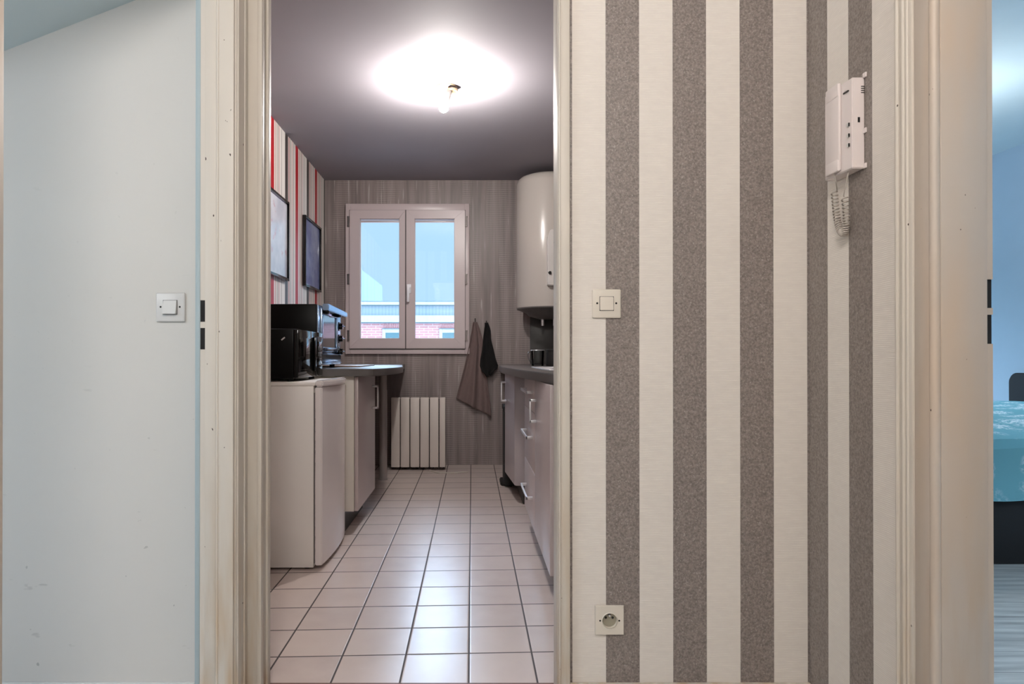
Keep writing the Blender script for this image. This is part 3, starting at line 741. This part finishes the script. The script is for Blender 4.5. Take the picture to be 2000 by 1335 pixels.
for (x, y) in ((-1.25, fy0+.05), (-1.25, fy1-.05), (-0.75, fy0+.05), (-0.75, fy1-.05)):
    MB().cyl((x, y, 0), (x, y, 0.014), 0.02, n=16).build('foot', 'blackm', t)

# ------------------------------------------------------------------ microwave
my0, my1 = 2.935, 3.40; mz0, mz1 = fz+0.012, 1.09; mX = -0.803
t = thing('microwave', (-1.0, 3.17, fz), 'glossy black microwave oven standing on the refrigerator', 'microwave')
m = MB(); m.box(-1.24, mX-0.012, my0, my1, mz0, mz1, 0.006); m.build('casing', 'black', t)
m = MB(); m.box(mX-0.011, mX+0.010, my0, my0+0.335, mz0+0.002, mz1-0.002, 0.005); dr = m.build('door', 'blackg', t)
m = MB(); m.box(mX+0.009, mX+0.0115, my0+0.03, my0+0.25, mz0+0.04, mz1-0.04, 0.001); child(m.build('door_window', 'blackg', dr))
m = MB(); m.box(mX+0.009, mX+0.016, my0+0.295, my0+0.318, mz0+0.03, mz1-0.03, 0.003); child(m.build('handle', 'blackg', dr))
m = MB(); m.box(mX-0.011, mX+0.011, my0+0.338, my1, mz0+0.002, mz1-0.002, 0.004); cpn = m.build('control_panel', 'blackg', t)
m = MB(); m.box(mX+0.0105, mX+0.0125, my0+0.355, my1-0.02, mz1-0.05, mz1-0.025); child(m.build('display', 'splash', cpn))
for z in (mz0+0.145, mz0+0.115, mz0+0.085, mz0+0.05):
    m = MB(); m.box(mX+0.0105, mX+0.0135, my0+0.365, my1-0.03, z-0.010, z+0.010, 0.001); child(m.build('button', 'splash' if z > mz0+0.1 else 'blackg', cpn))
for (x, y) in ((-1.2, my0+.04), (-1.2, my1-.04), (-0.84, my0+.04), (-0.84, my1-.04)):
    MB().cyl((x, y, fz), (x, y, mz0+.002), 0.015, n=12).build('foot', 'blackm', t)
m = MB(); q = bmesh.new(); bmesh.ops.create_cube(q, size=1)
m.add(q, Matrix.Translation((wx(553, my0), my0-0.0005, wz(661, my0))) @ Matrix.Rotation(math.radians(-38), 4, 'Y') @ Matrix.Diagonal((0.020, 0.002, 0.006, 1))); m.build('sticker', 'switchw', t)

# ------------------------------------------------------------------ left worktop, cabinet, pole
ZT, ZBt = 0.897, 0.857
wt = [(KL, 3.445), (-0.56, 3.445), (-0.528, 3.46), (-0.50, 3.53), (-0.475, 3.68), (-0.455, 3.90), (-0.452, 4.15), (-0.462, 4.32), (-0.50, 4.60), (-0.54, 5.0), (-0.575, 5.4), (-0.60, KB), (KL, KB)]
m = MB(); m.prism(wt, ZBt, ZT, bev=0.003); o = m.build('worktop', 'top'); tag(o, 'grey rounded worktop on the left carrying the mini oven', 'worktop')
t = thing('base_cabinet', (-0.95, 3.8, 0), 'pale base cabinet behind the refrigerator, under the left worktop', 'cabinet')
m = MB(); m.box(KL+0.01, -0.643, 3.50, 3.52, 0.12, ZBt, .001); m.build('side_panel', 'lam', t)
m = MB(); m.box(KL+0.01, -0.643, 4.09, 4.11, 0.12, ZBt, .001); m.build('side_panel', 'lam', t)
m = MB(); m.box(KL+0.01, -0.66, 3.52, 4.09, 0.12, 0.14); m.box(KL+0.01, KL+0.02, 3.52, 4.09, 0.12, ZBt-.002); m.build('body', 'lam', t)
m = MB(); m.box(-0.641, -0.620, 3.502, 4.108, 0.122, ZBt-.004, .002); dr = m.build('door', 'doorg', t)
child(bow(dr, 'chrome', -0.620, 0.038, 0.640, 0.785, 'Z', 4.00, .018))
m = MB(); m.box(-0.72, -0.70, 3.50, 4.11, 0.0, 0.12); m.build('plinth', 'plinth', t)
t = thing('support_pole', (-0.70, 5.04, 0), 'round grey pole holding up the left worktop beside the radiator', 'pole')
px_ = wx(748.5, 5.04)
m = MB(); m.cyl((px_, 5.04, 0.004), (px_, 5.04, 0.70), 0.031); m.cyl((px_, 5.04, 0.70), (px_, 5.04, ZBt), 0.028); m.build('post', 'pole', t)
m = MB(); m.cyl((px_, 5.04, 0), (px_, 5.04, 0.012), 0.035); m.build('foot', 'pole', t)
o = MB().box(-1.10, -0.72, 4.12, 4.75, ZT, ZT+0.008, 0.003).build('chopping_board', 'wood'); tag(o, 'thin brown wooden board lying on the left worktop beside the mini oven', 'board')

# ------------------------------------------------------------------ mini oven
oy0, oy1, oz0_, oz1_, oX = 3.50, 4.09, ZT+0.018, 1.25, -0.845
t = thing('mini_oven', (-1.05, 3.8, ZT), 'black countertop mini oven with a steel door, behind the microwave', 'oven')
m = MB(); m.box(-1.27, oX, oy0, oy1, oz0_, oz1_, 0.008); m.build('casing', 'black', t)
m = MB(); m.box(oX-.001, oX+0.008, oy0+.002, oy1-.002, oz0_+.002, oz1_-.004, 0.002); m.build('front_panel', 'chrblue', t)
dy1 = oy0+0.43
m = MB(); frame_x = oX+0.008
m.box(frame_x, frame_x+.018, oy0+.01, oy0+.04, oz0_+.075, oz1_-.02, .003); m.box(frame_x, frame_x+.018, dy1-.03, dy1, oz0_+.075, oz1_-.02, .003)
m.box(frame_x, frame_x+.018, oy0+.04, dy1-.03, oz0_+.075, oz0_+.10, .003); m.box(frame_x, frame_x+.018, oy0+.04, dy1-.03, oz1_-.055, oz1_-.02, .003)
dr = m.build('door', 'chrblue', t)
m = MB(); m.box(frame_x+.004, frame_x+.010, oy0+.038, dy1-.028, oz0_+.098, oz1_-.053); child(m.build('door_window', 'blackg', dr))
m = MB(); m.prism([(oy0+.005, oz1_-.034), (dy1+.10, oz1_-.040), (dy1+.10, oz1_-.012), (oy0+.005, oz1_+.002)], frame_x+.020, frame_x+.055, axis='X', bev=.004); child(m.build('handle', 'chrblue', dr))
for yb in (oy0+.05, dy1-.06):
    m = MB(); m.box(frame_x+.012, frame_x+.045, yb, yb+.025, oz1_-.050, oz1_-.020, .003); child(m.build('handle_bracket', 'blackg', dr))
for py in (637, 661, 686):
    yk = dy1+0.085; z = wz(py, yk)
    m = MB(); m.cyl((frame_x, yk, z), (frame_x+.010, yk, z), .028, n=28); m.cyl((frame_x+.010, yk, z), (frame_x+.030, yk, z), .020, .017, n=24); k_ = m.build('knob', 'blackg', t)
    m = MB(); m.box(frame_x+.030, frame_x+.040, yk-.018, yk+.018, z-.003, z+.003, .001); child(m.build('knob_grip', 'chrblue', k_))
m = MB()
for z in (oz0_+.062, oz0_+.030, oz0_+.012): m.box(frame_x, frame_x+.012, oy0+.01, oy1-.02, z-.003, z+.003, .001)
m.build('trim_bars', 'chrblue', t)
m = MB(); m.box(frame_x, frame_x+.006, oy0+.01, oy1-.02, oz0_+.034, oz0_+.058); m.build('crumb_tray', 'black', t)
for (x, y) in ((-1.22, oy0+.04), (-1.22, oy1-.04), (-0.88, oy0+.04), (-0.88, oy1-.05)):
    MB().cyl((x, y, ZT), (x, y, oz0_+.002), 0.016, n=12).build('foot', 'blackm', t)

# ------------------------------------------------------------------ right run
rt = [(KR, 1.90), (.31, 1.90), (.312, 2.4), (.300, 2.55), (.275, 2.80), (.235, 3.2), (.212, 3.6), (.195, 3.9), (.188, 4.15), (.195, 4.5), (.215, 5.1), (.243, KB), (KR, KB)]
m = MB(); m.prism(rt, ZBt, ZT, bev=0.003); o = m.build('worktop', 'top'); tag(o, 'grey worktop on the right carrying the glass jug', 'worktop')
def unit(y0, y1, label, face=0.298, front=True):
    t = thing('base_cabinet', (0.6, (y0+y1)/2, 0), label, 'cabinet')
    MB().box(face+.022, KR-.01, y0, y0+.018, 0.12, ZBt, .001).build('side_panel', 'doorg2', t)
    MB().box(face+.022, KR-.01, y1-.018, y1, 0.12, ZBt, .001).build('side_panel', 'doorg2', t)
    m = MB(); m.box(face+.04, KR-.01, y0+.018, y1-.018, .12, .14); m.box(KR-.03, KR-.01, y0+.018, y1-.018, .14, ZBt-.002); m.build('body', 'lam', t)
    MB().box(face+.07, face+.09, y0, y1, 0, .12).build('plinth', 'plinth', t)
    return t
t = unit(3.06, 3.65, 'taupe drawer cabinet with three chrome bar handles, under the right worktop')
for (a, b, hz) in ((.692, .853, .786), (.402, .688, .563), (.122, .398, .266)):
    m = MB(); m.box(.298, .318, 3.062, 3.648, a, b, .002); dw = m.build('drawer', 'doorg', t)
    child(bow(dw, 'chrome', .298, -0.033, 3.16, 3.52, 'Y', hz))
t = unit(2.46, 3.055, 'taupe door cabinet next to the drawers, cut by the right door frame')
m = MB(); m.box(.298, .318, 2.462, 3.053, .122, .853, .002); dw = m.build('door', 'doorg', t)
child(bow(dw, 'chrome', .298, -0.032, .655, .765, 'Z', 2.99))
# end unit with its door slightly open
t = unit(4.20, 4.72, 'grey end cabinet with its door ajar, far end of the right worktop', face=0.262)
m = MB(); m.prism([(.278, 4.203), (.240, 4.695), (.258, 4.697), (.297, 4.205)], .122, .853, bev=.002); dw = m.build('door', 'doorg2', t)
child(bow(dw, 'chrome', .244, -0.038, .643, .787, 'Z', 4.60, .018))
m = MB(); m.tube(bez([(.37, 3.80, .70), (.31, 3.78, .62), (.31, 3.80, .52), (.40, 3.85, .42), (.5, 3.9, .3)], 20), .010, 8); 
m.tube([(.5, 3.9, .3), (.62, 3.95, .2), (.91, 3.95, .2)], .010, 8); m.tube([(.37, 3.80, .70), (.5, 3.8, .75), (.915, 3.8, .75)], .010, 8)
o = m.build('drain_hose', 'splash'); tag(o, 'grey hose in the open gap between the drawers and end cabinet', 'hose')
t = thing('waste_bin', (.33, 4.87, 0), 'slim black bin on the floor past the end cabinet', 'bin')
m = MB(); m.prism([(.237, 4.74), (.47, 4.74), (.47, 5.0), (.237, 5.0)], .01, .56, bev=.008); m.build('body', 'blackm', t)
m = MB(); m.box(.232, .475, 4.735, 5.005, .56, .60, .008); m.build('lid', 'blackm', t)
m = MB(); m.prism([(.212, 4.80), (.30, 4.76), (.30, 5.02), (.212, 4.98)], 0, .03, bev=.006); m.build('pedal', 'blackm', t)
# sink in the right worktop
t = thing('sink', (.6, 3.4, ZT), 'stainless steel sink set in the right worktop', 'sink')
m = MB(); zr = ZT+.001
m.box(.36, .40, 3.0, 3.9, zr-.001, zr+.004, .001); m.box(.80, .84, 3.0, 3.9, zr-.001, zr+.004, .001); m.box(.40, .80, 3.0, 3.04, zr-.001, zr+.004, .001); m.box(.40, .80, 3.42, 3.9, zr-.001, zr+.004, .001); m.build('rim', 'chrome', t)
m = MB(); m.box(.40, .80, 3.04, 3.42, zr-.001, zr+.0015); m.build('basin', 'pvcdark', t)
# jug + black canister
t = thing('glass_jug', (.455, 4.60, ZT), 'small clear glass jug standing on the right worktop', 'jug')
jx, jy = wx(1050, 4.6), 4.60; jr = .048; jh = .112
m = MB(); m.lathe((jx, jy, ZT), [(.001, .0005), (jr*.86, .001), (jr*.9, .006), (jr, jh), (jr-.003, jh), (jr*.86, .012), (.001, .011)], 40); m.build('glass_body', 'glassjar', t)
m = MB(); m.tube(bez([(jx-jr, jy, ZT+jh-.012), (jx-jr-.035, jy, ZT+jh-.005), (jx-jr-.018, jy, ZT+.03), (jx-jr*.92, jy, ZT+.025)], 14), .004, 8); m.build('handle', 'glassjar', t)
m = MB(); m.tube([(jx+jr*math.cos(a), jy+jr*math.sin(a), ZT+jh) for a in [2*PI*k/32 for k in range(32)]], .0022, 6, closed=True); m.build('rim', 'chrome', t)
m = MB(); m.lathe((jx, jy, ZT+.0125), [(.001, 0), (jr*.84, 0), (jr*.85, .006), (.001, .006)], 32); m.build('base_ring', 'blackm', t)
t = thing('black_canister', (wx(1085, 4.5), 4.5, ZT), 'black canister on the right worktop beside the glass jug', 'canister')
c_ = (wx(1086, 4.55), 4.55, ZT)
MB().lathe(c_, [(.01, 0), (.068, 0), (.070, .006), (.070, .10), (.066, .104), (.01, .104)], 40).build('body', 'blackm', t)
MB().lathe(c_, [(.01, .104), (.071, .104), (.071, .116), (.066, .119), (.01, .119)], 40).build('lid', 'blackm', t)

# ------------------------------------------------------------------ bed
t = thing('bed', (3.0, 3.9, 0), 'bed with a teal floral duvet and black base beyond the right doorway', 'bed')
m = MB(); m.box(2.0, 3.98, 2.98, 4.72, 0.0, .30, .01); m.build('base', 'blackm', t)
m = MB(); m.prism([(3.02, 0.30), (4.78, .30)] + [(4.78-.07*(1-math.cos(a)), .775+.07*math.sin(a)) for a in [PI/2*k/8 for k in range(9)]] + [(3.02+.07*(1-math.cos(a)), .775+.07*math.sin(a)) for a in [PI/2*k/8 for k in range(8, -1, -1)]], 3.98, 4.04, axis='X', bev=.015); m.build('headboard', 'blackm', t)
# duvet, rounded with rumples
m = MB(); NX, NY = 46, 46; g = []
x0, x1, y0, y1 = 1.95, 3.97, 2.93, 4.78
for i in range(NX+1):
    row = []
    for j in range(NY+1):
        u = i/NX; v = j/NY
        # profile over Y: hang, top, hang
        if v < .12: yy = y0 + .02*math.sin(v/.12*PI); zz_ = .31 + (.57-.31)*(v/.12)
        elif v > .88: yy = y1; zz_ = .31 + (.60-.31)*((1-v)/.12)
        else:
            q_ = (v-.12)/.76; yy = y0 + (y1-y0)*q_; zz_ = .57 + .03*min(1, q_*3) + .065*math.sin(PI*q_)**.5
        zz_ += .012*math.sin(u*21+v*5)*math.sin(v*17+u*3)
        row.append(m.bm.verts.new((x0+(x1-x0)*u, yy, zz_)))
    g.append(row)
for i in range(NX):
    for j in range(NY): m.bm.faces.new((g[i][j], g[i+1][j], g[i+1][j+1], g[i][j+1]))
m.build('duvet', 'duvet', t)
m = MB(); m.box(2.0, 3.96, 3.0, 4.70, .30, .52, .04); m.build('mattress', 'switchw', t)
for o in bpy.data.objects:
    if '_w' in o: del o['_w']
